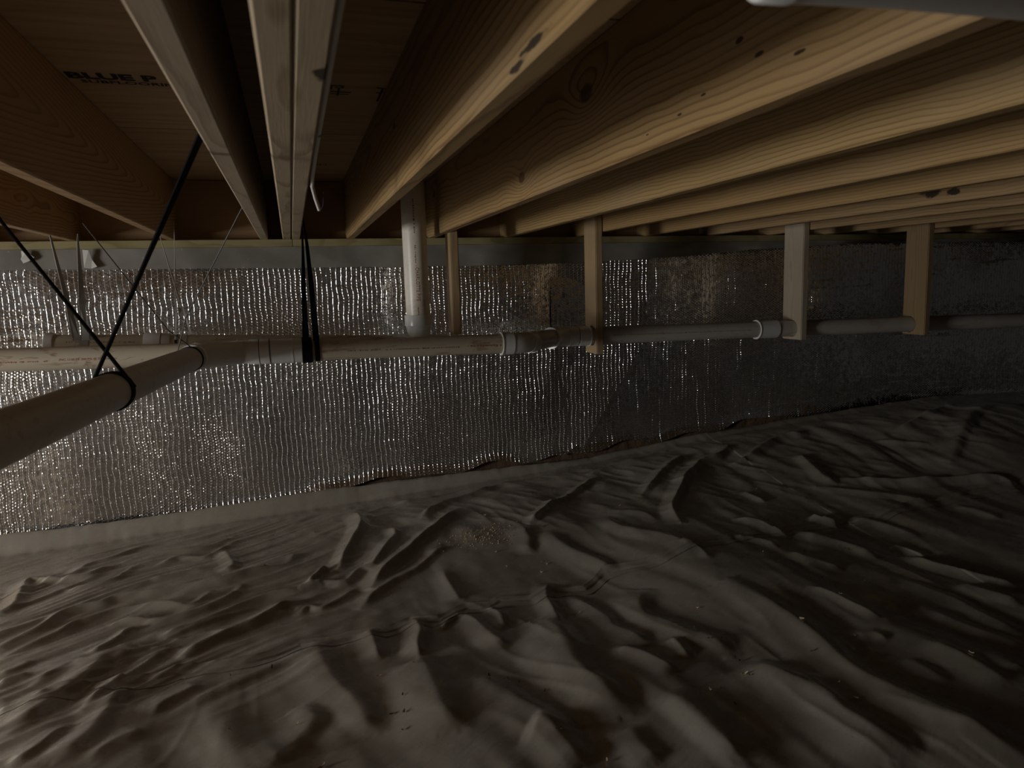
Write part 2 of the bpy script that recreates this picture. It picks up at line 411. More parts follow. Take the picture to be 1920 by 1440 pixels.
CHIPS = [(0.211,1.780),(0.171,1.716),(0.202,1.704),(0.190,1.638),(0.457,1.807),(0.504,1.775),(0.880,2.560),(0.894,2.537),(0.853,2.485),(0.735,2.561),(0.725,2.676),(0.709,2.842),(0.771,3.014),(0.631,2.812),(0.678,2.813),(0.770,2.806),(0.982,2.814),(0.269,1.931),(0.164,1.928),(0.531,1.761),(0.905,2.131),(0.941,2.248),(0.521,2.797),(0.198,2.767),(0.140,2.922),(0.859,2.117),(1.687,1.843),(2.044,2.205),(1.859,2.226),(1.105,2.063),(1.174,2.000),(1.214,1.955),(1.394,2.920),(1.165,1.742),(1.069,1.744),(1.122,1.747),(2.140,2.920),(1.551,1.628),(1.435,1.713),(1.445,1.733),(1.535,2.237),(1.681,2.246),(1.151,1.633),(-0.243,2.082),(-0.007,1.578),(-0.222,1.777),(-0.060,1.754),(-0.534,2.574),(-0.168,2.864),(0.027,3.217),(-0.130,2.092),(0.977,1.556),(0.988,1.527),(1.003,1.417),(1.015,1.451),(0.550,1.483),(0.537,1.481),(0.615,1.364),(1.114,1.556),(1.120,1.543),(0.579,1.682),(1.299,1.353),(1.312,1.427),(1.550,1.628),(1.766,1.425),(1.689,1.842),(1.909,1.703),(1.889,1.950),(1.354,1.585)]

# ------------------------------------------------------------------ materials
def plain(name, c, rough=0.5, metal=0.0, spec=0.5): return NT(name).bsdf(c, rough, metal, spec)

def foil_mat(name, tiltx=0.0, seed=0.0, crease=1.0):
    """aluminised bubble film: staggered domes in columns, a crease down every second column"""
    t = NT(name); g = t.node('ShaderNodeNewGeometry'); P = g.outputs['Position']; s = t.xyz(P); X, Z = s[0], s[2]
    M, A, S_ = (lambda a, b: t.math('MULTIPLY', a, b)), (lambda a, b: t.math('ADD', a, b)), (lambda a, b: t.math('SUBTRACT', a, b))
    wob = t.noise(t.comb(M(X, 6), seed, M(Z, 9)), 1.0, 3.0)
    u = A(X, M(S_(wob, 0.5), 0.030))
    a, b, R = 0.0122, 0.0142, 0.0066
    i = t.math('FLOOR', t.math('DIVIDE', u, a))
    du = S_(u, M(A(i, 0.5), a))
    vz = A(t.math('DIVIDE', Z, b), M(i, 0.5))
    jv = t.math('FLOOR', vz)
    dv = M(S_(S_(vz, jv), 0.5), b)
    r = t.math('SQRT', A(M(du, du), M(dv, dv)))
    rnd = t.node('ShaderNodeTexWhiteNoise', noise_dimensions='3D'); t.put(rnd.inputs['Vector'], t.comb(i, jv, seed)); rn = rnd.outputs['Value']
    patch = t.noise(t.comb(M(X, 2.2), 3.0+seed, M(Z, 1.6)), 1.0, 2.0)
    k = A(t.maprange(patch, 0.5, 0.74, 0.05, 0.7), M(M(M(rn, rn), rn), 0.45))
    mask = t.maprange(r, R*0.8, R, 1.0, 0.0)
    sx = M(M(t.math('DIVIDE', du, R), k), mask); sz = M(M(t.math('DIVIDE', dv, R), k), mask)
    # creases between the columns
    c = 2*a; ci = t.math('ROUND', t.math('DIVIDE', u, c)); cw = S_(u, M(ci, c))
    cn = t.noise(t.comb(M(ci, 7.31), 1.0+seed, M(Z, 3.0)), 1.0, 4.0, 0.65)
    camp = M(t.maprange(cn, 0.30, 0.70, 0.25*crease, 2.3*crease), A(0.72, M(t.math('COSINE', M(vz, 2*math.pi)), 0.28)))
    cph = t.math('MAXIMUM', t.math('MINIMUM', t.math('DIVIDE', cw, 0.0022), 1.0), -1.0)
    sx = A(sx, M(t.math('SINE', M(cph, math.pi)), camp))
    # crumple and a few slanting horizontal creases
    c1 = t.noise(t.comb(M(X, 38), seed, M(Z, 38)), 1.0, 2.0)
    c2 = t.noise(t.comb(M(X, 38), 9.0+seed, M(Z, 38)), 1.0, 2.0)
    cz = t.noise(t.comb(M(X, 3.0), 5.0+seed, M(Z, 34)), 1.0, 1.0)
    sx = A(sx, M(S_(c1, 0.5), 0.42)); sz = A(sz, M(S_(c2, 0.5), 0.42))
    sz = A(sz, t.maprange(cz, 0.64, 0.8, 0.0, 0.22))
    N = t.vmath('NORMALIZE', t.vmath('ADD', g.outputs['Normal'], t.comb(A(sx, tiltx), 0.0, sz)))
    m_ = t.bsdf((0.82, 0.81, 0.79), 0.10, 1.0, 0.5, N)
    g2 = t.node('ShaderNodeBsdfAnisotropic'); g2.inputs['Color'].default_value = (0.66, 0.64, 0.62, 1); g2.inputs['Roughness'].default_value = 0.42
    mx = t.node('ShaderNodeMixShader'); mx.inputs[0].default_value = 0.16; t.l.new(N, g2.inputs['Normal'])
    t.l.new(t.p.outputs[0], mx.inputs[1]); t.l.new(g2.outputs[0], mx.inputs[2])
    t.l.new(mx.outputs[0], t.n['Material Output'].inputs['Surface'])
    return m_

def sheet_mat():
    t = NT('poly_sheet'); P = t.pos(); s = t.xyz(P)
    d1 = t.noise(P, 1.3, 4.0, 0.6); d2 = t.noise(P, 14.0, 3.0, 0.6); d3 = t.noise(P, 120.0, 2.0, 0.6)
    c = t.mix(t.maprange(d1, 0.35, 0.7), (0.315, 0.290, 0.245), (0.245, 0.219, 0.175))
    c = t.mix(t.maprange(d2, 0.5, 0.75, 0.0, 0.45), c, (0.21, 0.165, 0.125))
    c = t.mix(t.maprange(d3, 0.66, 0.74, 0.0, 0.5), c, (0.16, 0.11, 0.075))
    r = t.maprange(d2, 0.3, 0.7, 0.20, 0.36)
    return t.bsdf(c, r, 0.0, 0.9, t.bump(t.noise(t.comb(t.math('ADD', t.math('MULTIPLY', s[0], 9.0), t.math('MULTIPLY', s[1], 6.0)), t.math('SUBTRACT', t.math('MULTIPLY', s[1], 52.0), t.math('MULTIPLY', s[0], 32.0)), 0.0), 1.0, 3.0, 0.55), 0.14, 0.006), coat=0.55, coat_rough=0.17)

def pvc_mat(name, c, dirt=0.0, rough=0.36):
    t = NT(name); P = t.pos()
    n = t.noise(P, 22.0, 4.0, 0.65, 0.6); n2 = t.noise(P, 3.0, 2.0)
    cc = t.mix(t.maprange(n2, 0.3, 0.7, 0.0, 0.25), c, tuple(v*0.8 for v in c))
    if dirt:
        sm = t.noise(t.vmath('MULTIPLY', P, (1.0, 3.0, 4.0)), 7.0, 4.0, 0.7, 1.0)
        cc = t.mix(t.math('MULTIPLY', t.maprange(sm, 0.565, 0.63), dirt), cc, (0.26, 0.15, 0.07))
        cc = t.mix(t.math('MULTIPLY', t.maprange(n, 0.62, 0.68), dirt*0.6), cc, (0.12, 0.07, 0.04))
    return t.bsdf(cc, rough, 0.0, 0.5)

def ply_mat():
    t = NT('plywood'); P = t.pos(); s = t.xyz(P)
    v = t.comb(t.math('MULTIPLY', s[0], 1.6), t.math('MULTIPLY', s[1], 26), 0.0)
    g = t.noise(v, 1.0, 5.0, 0.65, 0.4)
    f = t.noise(t.comb(t.math('MULTIPLY', s[0], 14), t.math('MULTIPLY', s[1], 160), 0.0), 1.0, 3.0, 0.6)
    b = t.noise(P, 2.2, 2.0)
    c = t.mix(t.maprange(g, 0.35, 0.7), (0.52, 0.37, 0.21), (0.38, 0.245, 0.125))
    c = t.mix(t.maprange(f, 0.64, 0.74, 0.0, 0.75), c, (0.10, 0.055, 0.03))
    c = t.mix(t.maprange(b, 0.4, 0.7, 0.0, 0.4), c, (0.42, 0.26, 0.13))
    return t.bsdf(c, 0.65, 0.0, 0.2, t.bump(f, 0.2, 0.001))

def membrane_mat():
    t = NT('wall_membrane'); P = t.pos()
    n = t.noise(P, 5.0, 3.0); s = t.noise(P, 60.0, 2.0)
    c = t.mix(t.maprange(n, 0.3, 0.7), (0.30, 0.285, 0.25), (0.19, 0.18, 0.155))
    c = t.mix(t.maprange(s, 0.7, 0.76, 0.0, 0.6), c, (0.45, 0.44, 0.42))
    return t.bsdf(c, 0.30, 0.0, 0.6, t.bump(n, 0.3, 0.01))

def dirt_mat():
    t = NT('bare_earth'); P = t.pos(); n = t.noise(P, 30.0, 5.0, 0.7)
    return t.bsdf(t.mix(n, (0.07, 0.042, 0.025), (0.17, 0.11, 0.07)), 0.95, 0.0, 0.1, t.bump(n, 0.8, 0.01))

def block_mat():
    t = NT('concrete_block'); P = t.pos(); n = t.noise(P, 40.0, 5.0, 0.7)
    return t.bsdf(t.mix(n, (0.13, 0.125, 0.12), (0.22, 0.21, 0.20)), 0.9, 0.0, 0.2, t.bump(n, 0.5, 0.003))

M_foil = foil_mat('foil_bubble', 0.0, 0.0)
M_foil2 = foil_mat('foil_bubble_loose', 0.20, 4.7, 0.85)
M_sheet = sheet_mat()
M_pipe = pvc_mat('pvc_pipe', (0.54, 0.47, 0.36), 0.6)
M_pipe_clean = pvc_mat('pvc_pipe_clean', (0.74, 0.68, 0.58), 0.2)
M_pipe_grey = pvc_mat('pvc_pipe_dusty', (0.54, 0.50, 0.44), 0.3)
M_fit = pvc_mat('pvc_fitting', (0.74, 0.74, 0.72), 0.05, 0.26)
M_ply = ply_mat()
M_memb = membrane_mat()
M_dirt = dirt_mat()
M_block = block_mat()
M_black = plain('black_webbing', (0.004, 0.004, 0.005), 0.8, 0, 0.1)
M_greystrap = plain('grey_nylon_strap', (0.30, 0.29, 0.28), 0.45)
M_clear = plain('pale_plastic_tie', (0.50, 0.48, 0.45), 0.35)
M_wire = plain('dark_wire', (0.03, 0.025, 0.02), 0.5)
M_ink = plain('black_stamp_ink', (0.012, 0.010, 0.012), 0.7, 0, 0.2)
M_red = plain('red_brown_print', (0.33, 0.10, 0.055), 0.5)
M_dark = plain('dark_print', (0.16, 0.11, 0.08), 0.5)
M_cable = plain('white_cable_jacket', (0.62, 0.60, 0.55), 0.4)
M_glue = plain('joint_cement', (0.10, 0.085, 0.075), 0.5)
M_ring = plain('fitting_rim', (0.74, 0.73, 0.70), 0.3)

# ------------------------------------------------------------------ ground shape
JB, JT = ZC+0.256, ZC+0.542            # joist underside, joist top
WY = 3.646                             # front of the sill plate
TX = [-4, -1.3, 0, 1, 1.5, 2.2, 3, 4, 5, 8]
TZ = [-1.13, -1.13, -1.08, -1.03, -1.0, -.93, -.875, -.82, -.84, -.85]
EX = [-4, -1.34, -1.0, -.68, -.06, .34, .92, 1.55, 2.2, 3.0, 4.05, 4.9, 8]
EZ = [-1.04, -1.044, -1.049, -1.04, -1.005, -.994, -.983, -.981, -.91, -.86, -.808, -.835, -.84]

def lattice(seed, n=256):
    return np.random.RandomState(seed).rand(n, n)*2-1
def vnoise(L, x, y):
    n = L.shape[0]
    xi = np.floor(x).astype(int); yi = np.floor(y).astype(int)
    fx = x-xi; fy = y-yi
    fx = fx*fx*fx*(fx*(fx*6-15)+10); fy = fy*fy*fy*(fy*(fy*6-15)+10)
    a = L[xi % n, yi % n]; b = L[(xi+1) % n, yi % n]; c = L[xi % n, (yi+1) % n]; d = L[(xi+1) % n, (yi+1) % n]
    return (a*(1-fx)+b*fx)*(1-fy)+(c*(1-fx)+d*fx)*fy
LA, LB, LC, LD = lattice(3), lattice(5), lattice(8), lattice(13)

def sstep(t):
    t = np.clip(t, 0, 1); return t*t*(3-2*t)

def base_z(x, y):
    toe = np.interp(x, TX, TZ)
    z = -1.08+(toe+1.08)*sstep((y-2.2)/1.4)
    z = z + 0.035*vnoise(LA, x*1.3+7, y*1.3+3)*(1-sstep((y-3.2)/0.4))
    lap = sstep((y-3.575)/0.065)
    return z+(np.interp(x, EX, EZ)-toe)*lap

def smooth_poly(q, k=4):
    q = [np.array(p, float) for p in q]
    q = [2*q[0]-q[1]]+q+[2*q[-1]-q[-2]]
    out = []
    for i in range(1, len(q)-2):
        for j in range(k):
            t = j/k
            out.append(0.5*((2*q[i])+(-q[i-1]+q[i+1])*t+(2*q[i-1]-5*q[i]+4*q[i+1]-q[i+2])*t*t+(-q[i-1]+3*q[i]-3*q[i+1]+q[i+2])*t**3))
    out.append(q[-2]); return np.array(out)

def fold_height(X, Y):
    """height of the traced folds at flat arrays X, Y"""
    H = np.zeros_like(X)
    wx = X+0.012*vnoise(LB, X*4.5, Y*4.5); wy = Y+0.012*vnoise(LC, X*4.5, Y*4.5)
    for (A, w, pts) in FOLDS:
        q = smooth_poly(pts); A = A*(1.25 if w < 0.055 else 0.9); w = w*1.35
        sel = np.nonzero((wx > q[:,0].min()-w) & (wx < q[:,0].max()+w) & (wy > q[:,1].min()-w) & (wy < q[:,1].max()+w))[0]
        if len(sel) == 0: continue
        px, py = wx[sel], wy[sel]
        best = np.full(len(sel), 9.0); side = np.zeros(len(sel)); tt = np.zeros(len(sel))
        n = len(q)-1
        for i in range(n):
            a, b = q[i], q[i+1]; d = b-a; L2 = d@d+1e-9
            t = np.clip(((px-a[0])*d[0]+(py-a[1])*d[1])/L2, 0, 1)
            ex, ey = px-a[0]-t*d[0], py-a[1]-t*d[1]
            dist = np.hypot(ex, ey)
            mk = dist < best
            best[mk] = dist[mk]
            side[mk] = (d[0]*ey-d[1]*ex)[mk]
            tt[mk] = ((i+t)/n)[mk]
        wl = np.where(side > 0, w, w*0.62)
        pr = np.clip(1-best/wl, 0, 1)
        if w < 0.075: pr = np.where(side > 0, pr**1.35, pr**1.5)          # tight crease
        else: pr = np.where(side > 0, 0.55*pr*pr*(3-2*pr)+0.45*pr**1.5, pr*pr*(3-2*pr))
        tp = sstep(tt/0.18)*sstep((1-tt)/0.18)
        H[sel] += FOLD_GAIN*A*pr*(0.25+0.75*tp)*(tp > 0)
    return H
FOLD_GAIN = 0.66

def ridged(n): return 1-np.abs(n)*2

def ground_z(X, Y):
    H = fold_height(X, Y)
    # loose slack of the film: folds along the joist direction on the right, slanting on the left
    wl = sstep((0.55-X)/0.8)*sstep((Y-1.7)/0.5)
    wr = 1-wl
    ux = X+0.10*vnoise(LB, X*1.5, Y*1.5)+0.10*Y
    H += wr*(0.010*vnoise(LC, ux*7.0, Y*1.3)+0.003*vnoise(LD, ux*15.0, Y*2.3)+0.0028*ridged(vnoise(LA, ux*13.0+2*vnoise(LD,X*2,Y*2), Y*3.0+X))*(0.5+0.5*vnoise(LB,X*2.3,Y*2.3)))
    a = X*0.85+Y*0.53; b = -X*0.53+Y*0.85
    b = b+0.05*vnoise(LA, a*2, b*2)
    H += wl*(0.004*vnoise(LC, a*1.6, b*9)+0.0055*ridged(vnoise(LD, a*1.3, b*14))+0.0030*ridged(vnoise(LB, a*2.6, b*31)))
    far = sstep((Y-2.5)/0.6)
    H += far*wr*(0.005*vnoise(LD, X*9+Y*6, Y*5-X*2)+0.003*ridged(vnoise(LC, X*12+Y*9, Y*5-X*3)))
    H += 0.0009*vnoise(LB, X*22, Y*22)
    # crinkles along the wall lap
    edge = sstep((Y-3.42)/0.12)
    H = H*(1-0.85*edge)+edge*(0.0015*vnoise(LC, X*30, Y*14)+0.003*vnoise(LA, X*7, Y*20))
    return ZC+base_z(X, Y)+H

SX = np.array([p[0] for p in SEAM]); SY = np.array([p[1] for p in SEAM])
def seam_y(x):
    return np.interp(x, np.concatenate(([-4.0], SX, [7.5])), np.concatenate(([SY[0]-0.12], SY, [SY[-1]+0.25])))

def grid_mesh(name, X, Y, Z, mat, parent=None):
    ny, nx = X.shape
    me = bpy.data.meshes.new(name)
    co = np.stack([X, Y, Z], -1).reshape(-1, 3).astype(np.float32)
    me.vertices.add(len(co)); me.vertices.foreach_set('co', co.ravel())
    idx = np.arange(nx*ny).reshape(ny, nx)
    f = np.stack([idx[:-1,:-1], idx[:-1,1:], idx[1:,1:], idx[1:,:-1]], -1).reshape(-1, 4)
    me.loops.add(f.size); me.loops.foreach_set('vertex_index', f.ravel().astype(np.int32))
    me.polygons.add(len(f)); me.polygons.foreach_set('loop_start', np.arange(0, f.size, 4, dtype=np.int32))
    me.polygons.foreach_set('loop_total', np.full(len(f), 4, dtype=np.int32))
    me.polygons.foreach_set('use_smooth', np.ones(len(f), dtype=bool))
    me.update(); me.validate()
    me.materials.append(mat)
    o = bpy.data.objects.new(name, me); col.objects.link(o)
    if parent: o.parent = parent
    return o

xs = np.concatenate([np.arange(WALL_L+0.02, -1.6, 0.05), np.arange(-1.6, 2.3, 0.0062), np.arange(2.3, 4.9, 0.011), np.arange(4.9, 7.2, 0.06)])

# ------------------------------------------------------------------ structure
gx = np.arange(WALL_L, 7.21, 0.15); gy = np.arange(-2.7, 3.86, 0.15)
GX, GY = np.meshgrid(gx, gy)
fl = grid_mesh('floor', GX, GY, ZC+base_z(GX, np.minimum(GY, 3.5))-0.09, M_dirt)
tag(fl, 'bare brown earth under the plastic sheeting', kind='structure')

tag(boxes('wall_back', [(WALL_L, 7.2, 3.715, 3.885, -0.25, ZC+0.216)], M_block), 'block foundation wall behind the foil', kind='structure')
tag(boxes('wall_right', [(7.2, 7.4, -2.7, 3.885, -0.25, JT)], M_block), 'far end foundation wall', kind='structure')
tag(boxes('wall_front', [(WALL_L-0.2, 7.4, -2.9, -2.7, -0.25, JT)], M_block), 'foundation wall behind the viewer', kind='structure')
tag(boxes('wall_left', [(WALL_L-0.2, WALL_L, -2.7, OPEN_Y0, -0.25, JT), (WALL_L-0.2, WALL_L, OPEN_Y1, 3.885, -0.25, JT),
    (WALL_L-0.2, WALL_L, OPEN_Y0, OPEN_Y1, -0.25, OPEN_Z0), (WALL_L-0.2, WALL_L, OPEN_Y0, OPEN_Y1, OPEN_Z1, JT)], M_block),
    'foundation wall with the access opening', kind='structure')

# plywood subfloor: sheets 1.2 m deep with open joints, staggered
ceil = bpy.data.objects.new('ceiling', None); col.objects.link(ceil); ceil.location = (0, 0, JT)
tag(ceil, 'plywood subfloor seen from below', kind='structure')
yj = [3.84, 2.634, 1.428, 0.209, -1.01, -2.23, -2.75]
for i in range(len(yj)-1):
    off = 0.0 if i % 2 else 1.22
    x = -6.74+off
    while x < 7.4:
        xa, xb = max(x, WALL_L-0.2), min(x+2.44, 7.4)
        if xb-xa > 0.1:
            eased_bar('subfloor_panel', 'X', xa+0.0015, xb-0.0015, yj[i+1]+0.004, yj[i]-0.004, JT, JT+0.019, M_ply, ceil, c=0.0005)
        x += 2.44

boxes('joint_dark_backing', [(WALL_L-0.2, 7.4, -2.75, 3.885, JT+0.0195, JT+0.03)], plain('joint_shade_black', (0.01,0.009,0.008), 0.9), ceil)  # black slab added above the panels so the open joints read as shade

def flat_text(body, x, y, size, sx, name, bold=0.0):
    V, F = text_geo(body, size, sx, bold)
    return link_mesh(name, [(x+u, y-v, JT-0.0006) for u, v in V], F, M_ink, ceil)
flat_text('BLUE P', -0.490, 2.075, 0.072, 0.92, 'stamp_lettering', 0.0035)
flat_text('SUBFLOORING', -0.468, 2.112, 0.036, 1.02, 'stamp_lettering', 0.0008)
# smudged remains of stamps further along
def marks(name, lst): 
    V, F = [], []
    for (x0, x1, y0, y1) in lst:
        n = len(V); V += [(x0,y0,JT-0.0006),(x0,y1,JT-0.0006),(x1,y1,JT-0.0006),(x1,y0,JT-0.0006)]; F.append((n,n+1,n+2,n+3))
    return link_mesh(name, V, F, M_ink, ceil)
marks('stamp_smudge', [(0.118,0.165,2.022,2.030),(0.122,0.128,2.030,2.075),(0.137,0.143,2.035,2.060),(0.150,0.168,2.040,2.046),(0.158,0.163,2.046,2.125),
    (0.140,0.195,2.080,2.088),(0.140,0.190,2.102,2.108),(0.165,0.172,2.022,2.044)])
marks('stamp_smudge', [(0.258,0.292,2.022,2.030),(0.272,0.279,2.030,2.165),(0.279,0.292,2.060,2.067),(0.262,0.272,2.068,2.078)])
r_ = random.Random(4)
marks('stamp_smudge', [(0.125+0.006*k+r_.uniform(0,.002), 0.128+0.006*k+r_.uniform(0,.002), 3.235+r_.uniform(-.012,.004), 3.262+r_.uniform(-.004,.01)) for k in range(10)])

# ------------------------------------------------------------------ timber
J = {}
def joist(n, x0, label, seed, y1=3.74, **kw):
    mt = wood_mat('pine_joist_%d' % seed, seed, **kw)
    rr = random.Random(seed*7+1); a, ph = rr.uniform(-.003,.003), rr.uniform(0, 3)
    o = eased_bar('floor_joist', 'Y', -2.65, y1, -0.019, 0.019, 0.0, 0.286-0.0005, mt, c=0.0035, nseg=10,
                  bow=lambda s: (a*math.sin(s*0.9+ph), 0), loc=(x0+0.019, 0, JB))
    tag(o, label, 'joist', 'floor joists overhead')
    J[n] = x0
    return o
S = 0.4064; X0 = -0.1254
jl = {
 -6: 'floor joist furthest to the left, fourth beyond the frame edge',
 -5: 'third floor joist beyond the left frame edge',
 -4: 'second floor joist beyond the left frame edge',
 -3: 'floor joist just outside the left edge, next to the leftmost visible one',
 -2: 'short-looking shadowed floor joist at the far left edge of the photo',
 -1: 'dark floor joist with flame-shaped grain left of the printed subfloor stamp',
  0: 'single floor joist with pale blotchy underside left of the doubled pair',
  1: 'floor joist with wavy bright lower edge, left of the vertical white pipe',
  2: 'wide knotty floor joist just right of the vertical white pipe',
  3: 'smooth yellow floor joist next right of the knotty one',
  4: 'floor joist carrying the hanging board nearest the pipe offset, fourth right of the doubled pair',
  5: 'floor joist with even straight grain, fifth right of the doubled pair',
  6: 'floor joist with a ragged black hole, right side of the photo',
  7: 'floor joist carrying the grey hanging board beside the pipe coupling',
  8: 'floor joist next beyond the one carrying the grey hanging board',
  9: 'floor joist carrying the rightmost hanging board',
 10: 'floor joist next beyond the rightmost hanging board',
 11: 'second floor joist beyond the rightmost hanging board',
 12: 'third floor joist beyond the rightmost hanging board',
 13: 'fourth floor joist beyond the rightmost hanging board',
}
kw = {
 -1: dict(pith=(0.040,0.15), drift=0.10, ring=0.0125, warp=0.0028, late=(0.22,0.085,0.02), early=(0.46,0.285,0.13)),
 -2: dict(pith=(-0.08,0.10), ring=0.006, early=(0.48,0.31,0.15)),
  0: dict(pith=(0.01,-0.05), ring=0.012, stain=0.5, early=(0.47,0.365,0.255), late=(0.28,0.19,0.11)),
  1: dict(pith=(0.05,0.20), drift=-0.016, ring=0.012, warp=0.010, dark=[(0.80,0.016,0.06,0.006),(0.86,0.008,0.04,0.006),(1.9,0.16,0.03,0.008)], knots=[(3.3,0.17,0.012)]),
  2: dict(pith=(0.07,0.25), drift=0.008, ring=0.0135, warp=0.014, knots=[(1.60,0.184,0.030),(2.096,0.067,0.024),(3.45,0.19,0.020)], dark=[(0.95,0.075,0.012,0.004),(1.0,0.11,0.012,0.005),(1.1,0.055,0.010,0.003),(1.18,0.04,0.010,0.003),(0.86,0.05,0.012,0.003),(1.3,0.03,0.009,0.002)]),
  3: dict(pith=(0.09,0.30), drift=0.005, ring=0.0095, warp=0.014, early=(0.39,0.26,0.11), late=(0.17,0.09,0.03)),
  4: dict(pith=(0.06,0.16), drift=0.012, ring=0.0085, warp=0.010, late=(0.20,0.11,0.04)),
  5: dict(pith=(0.20,0.45), drift=0.002, ring=0.009, warp=0.006, stain=0.1, late=(0.20,0.115,0.045)),
  6: dict(pith=(0.07,0.10), dark=[(2.145,0.045,0.05,0.020),(2.05,0.035,0.03,0.014)], early=(0.36,0.24,0.12), late=(0.20,0.115,0.045)),
}
for n in sorted(jl):
    joist(n, X0+n*S, jl[n], 20+n, **kw.get(n, dict(pith=(0.06+0.01*(n % 3), 0.05*(n % 5)), early=(0.36,0.24,0.12), late=(0.20,0.115,0.045))))
joist('a', -0.0205, 'left member of the doubled floor joist, worn pale edge', 51, pith=(0.01,-0.06), ring=0.012, stain=0.4, early=(0.47,0.365,0.245), late=(0.24,0.155,0.08))
joist('b', 0.0205, 'right member of the doubled floor joist, with a dark notch', 52, pith=(-0.01,-0.09), ring=0.010, stain=0.45, early=(0.47,0.365,0.245), late=(0.24,0.155,0.08), dark=[(0.91,0.0,0.030,0.022,0.019,0.016)])

sillw = dict(axis='X', early=(0.33,0.28,0.14), late=(0.22,0.175,0.07), pith=(0.05,0.08), ring=0.007, drift=0.01)
tag(eased_bar('sill_plate', 'X', WALL_L+0.05, 0.020, WY, WY+0.14, 0, 0.0365, wood_mat('treated_sill_a', 71, **sillw), c=0.002, loc=(0,0,JB-0.0367)),
    'greenish treated sill plate left of the black strap', 'sill plate', 'sill plates on the foundation')
tag(eased_bar('sill_plate', 'X', 0.023, 7.15, WY, WY+0.14, 0, 0.0365, wood_mat('treated_sill_b', 72, **sillw), c=0.002, loc=(0,0,JB-0.0367)),
    'greenish treated sill plate running right from the black strap', 'sill plate', 'sill plates on the foundation')
tag(eased_bar('rim_joist', 'X', WALL_L+0.05, 7.15, 3.742, 3.78, 0.0005, 0.285, wood_mat('rim_pine', 75, axis='X', early=(0.42,0.27,0.14), late=(0.27,0.15,0.07), pith=(3.8,0.4), ring=0.007), c=0.003, loc=(0,0,JB)),
    'dark rim board closing off the joist ends above the sill', 'rim board')

def hang_board(x0, y0, y1, zt, zb, label, seed, hole=None, tilt=0.0, ry=0.0, cut=0.0, early=(0.40,0.28,0.155)):
    """board hung on a joist side; hole = (y, z, r) bored through it for the pipe"""
    mt = wood_mat('hanger_pine_%d' % seed, seed, axis='Z', early=early, late=tuple(v*0.72 for v in early), pith=(0.05,0.1), ring=0.008)
    loc = Vector((x0, y0, zb))
    W_, Hh = y1-y0, zt-zb
    V, F = [], []
    n = 24
    if hole:
        hy, hz, hr = hole[0]-y0, hole[1]-zb, hole[2]
        # outer rectangle sampled by angle, hole ring inside
        outer, inner = [], []
        angs = [2*math.pi*k/n for k in range(n)]
        for cy, cz in ((0,0),(W_,0),(W_,Hh),(0,Hh)):
            angs.append(math.atan2(cz-hz, cy-hy) % (2*math.pi))
        angs = sorted(set(round(a, 6) for a in angs)); n = len(angs)
        for a in angs:
            c, s = math.cos(a), math.sin(a)
            k = min([((W_-hy)/c if c > 1e-9 else (-hy/c if c < -1e-9 else 1e9)), ((Hh-hz)/s if s > 1e-9 else (-hz/s if s < -1e-9 else 1e9))])
            outer.append((hy+c*k, hz+s*k)); inner.append((hy+c*hr, hz+s*hr))
        for x in (0.0, 0.038):
            V += [(x, a, b) for a, b in outer]; V += [(x, a, b) for a, b in inner]
        for k in range(n):
            q = (k+1) % n
            F += [(k, n+k, n+q, q), (2*n+k, 2*n+q, 3*n+q, 3*n+k), (k, q, 2*n+q, 2*n+k), (n+k, 3*n+k, 3*n+q, n+q)]
    else:
        V, F = box_vf(0, 0.038, 0, W_, 0, Hh)
        V[3] = (V[3][0], V[3][1], cut); V[2] = (V[2][0], V[2][1], cut)
    o = link_mesh('hanger_board', V, F, mt, loc=loc)
    import bmesh
    bm = bmesh.new(); bm.from_mesh(o.data); bmesh.ops.recalc_face_normals(bm, faces=bm.faces)
    if not hole: bmesh.ops.bevel(bm, geom=list(bm.edges), offset=0.004, segments=2, affect='EDGES')
    else:
        es = [e for e in bm.edges if len(e.link_faces) == 2 and e.calc_face_angle(0) > 1.2 and all(not (abs(math.hypot(v.co.y-hy, v.co.z-hz)-hr) < 1e-4) for v in e.verts)]
        bmesh.ops.bevel(bm, geom=es, offset=0.004, segments=2, affect='EDGES')
    bm.to_mesh(o.data); bm.free()
    o.rotation_euler = (tilt, ry, 0)
    tag(o, label, 'board', 'boards hung from the joists')
    return o
PYR, PR = 3.365, 0.0445                     # right-hand pipe run
def pzr(x): return ZC-0.262-0.014*(x-1.3)
hang_board(0.7265, 3.312, 3.43, JB+0.20, ZC-0.222, 'hanging board with a rounded worn edge beside the vertical white pipe', 81, cut=0.012)
hang_board(1.4605, 3.305, 3.452, JB+0.22, ZC-0.355, 'hanging board gripping the pipe just right of the offset elbows', 82, hole=(PYR, pzr(1.48), 0.0475))
hang_board(2.680, 3.285, 3.446, JB+0.22, ZC-0.343, 'pale grey hanging board just right of the pipe coupling', 83, hole=(PYR, pzr(2.70), 0.0475), early=(0.48,0.40,0.29))
hang_board(3.4925, 3.235, 3.395, JB+0.22, ZC-0.352, 'brown blotchy hanging board furthest right', 84, hole=(PYR-0.02, pzr(3.51), 0.0475), early=(0.34,0.23,0.12))

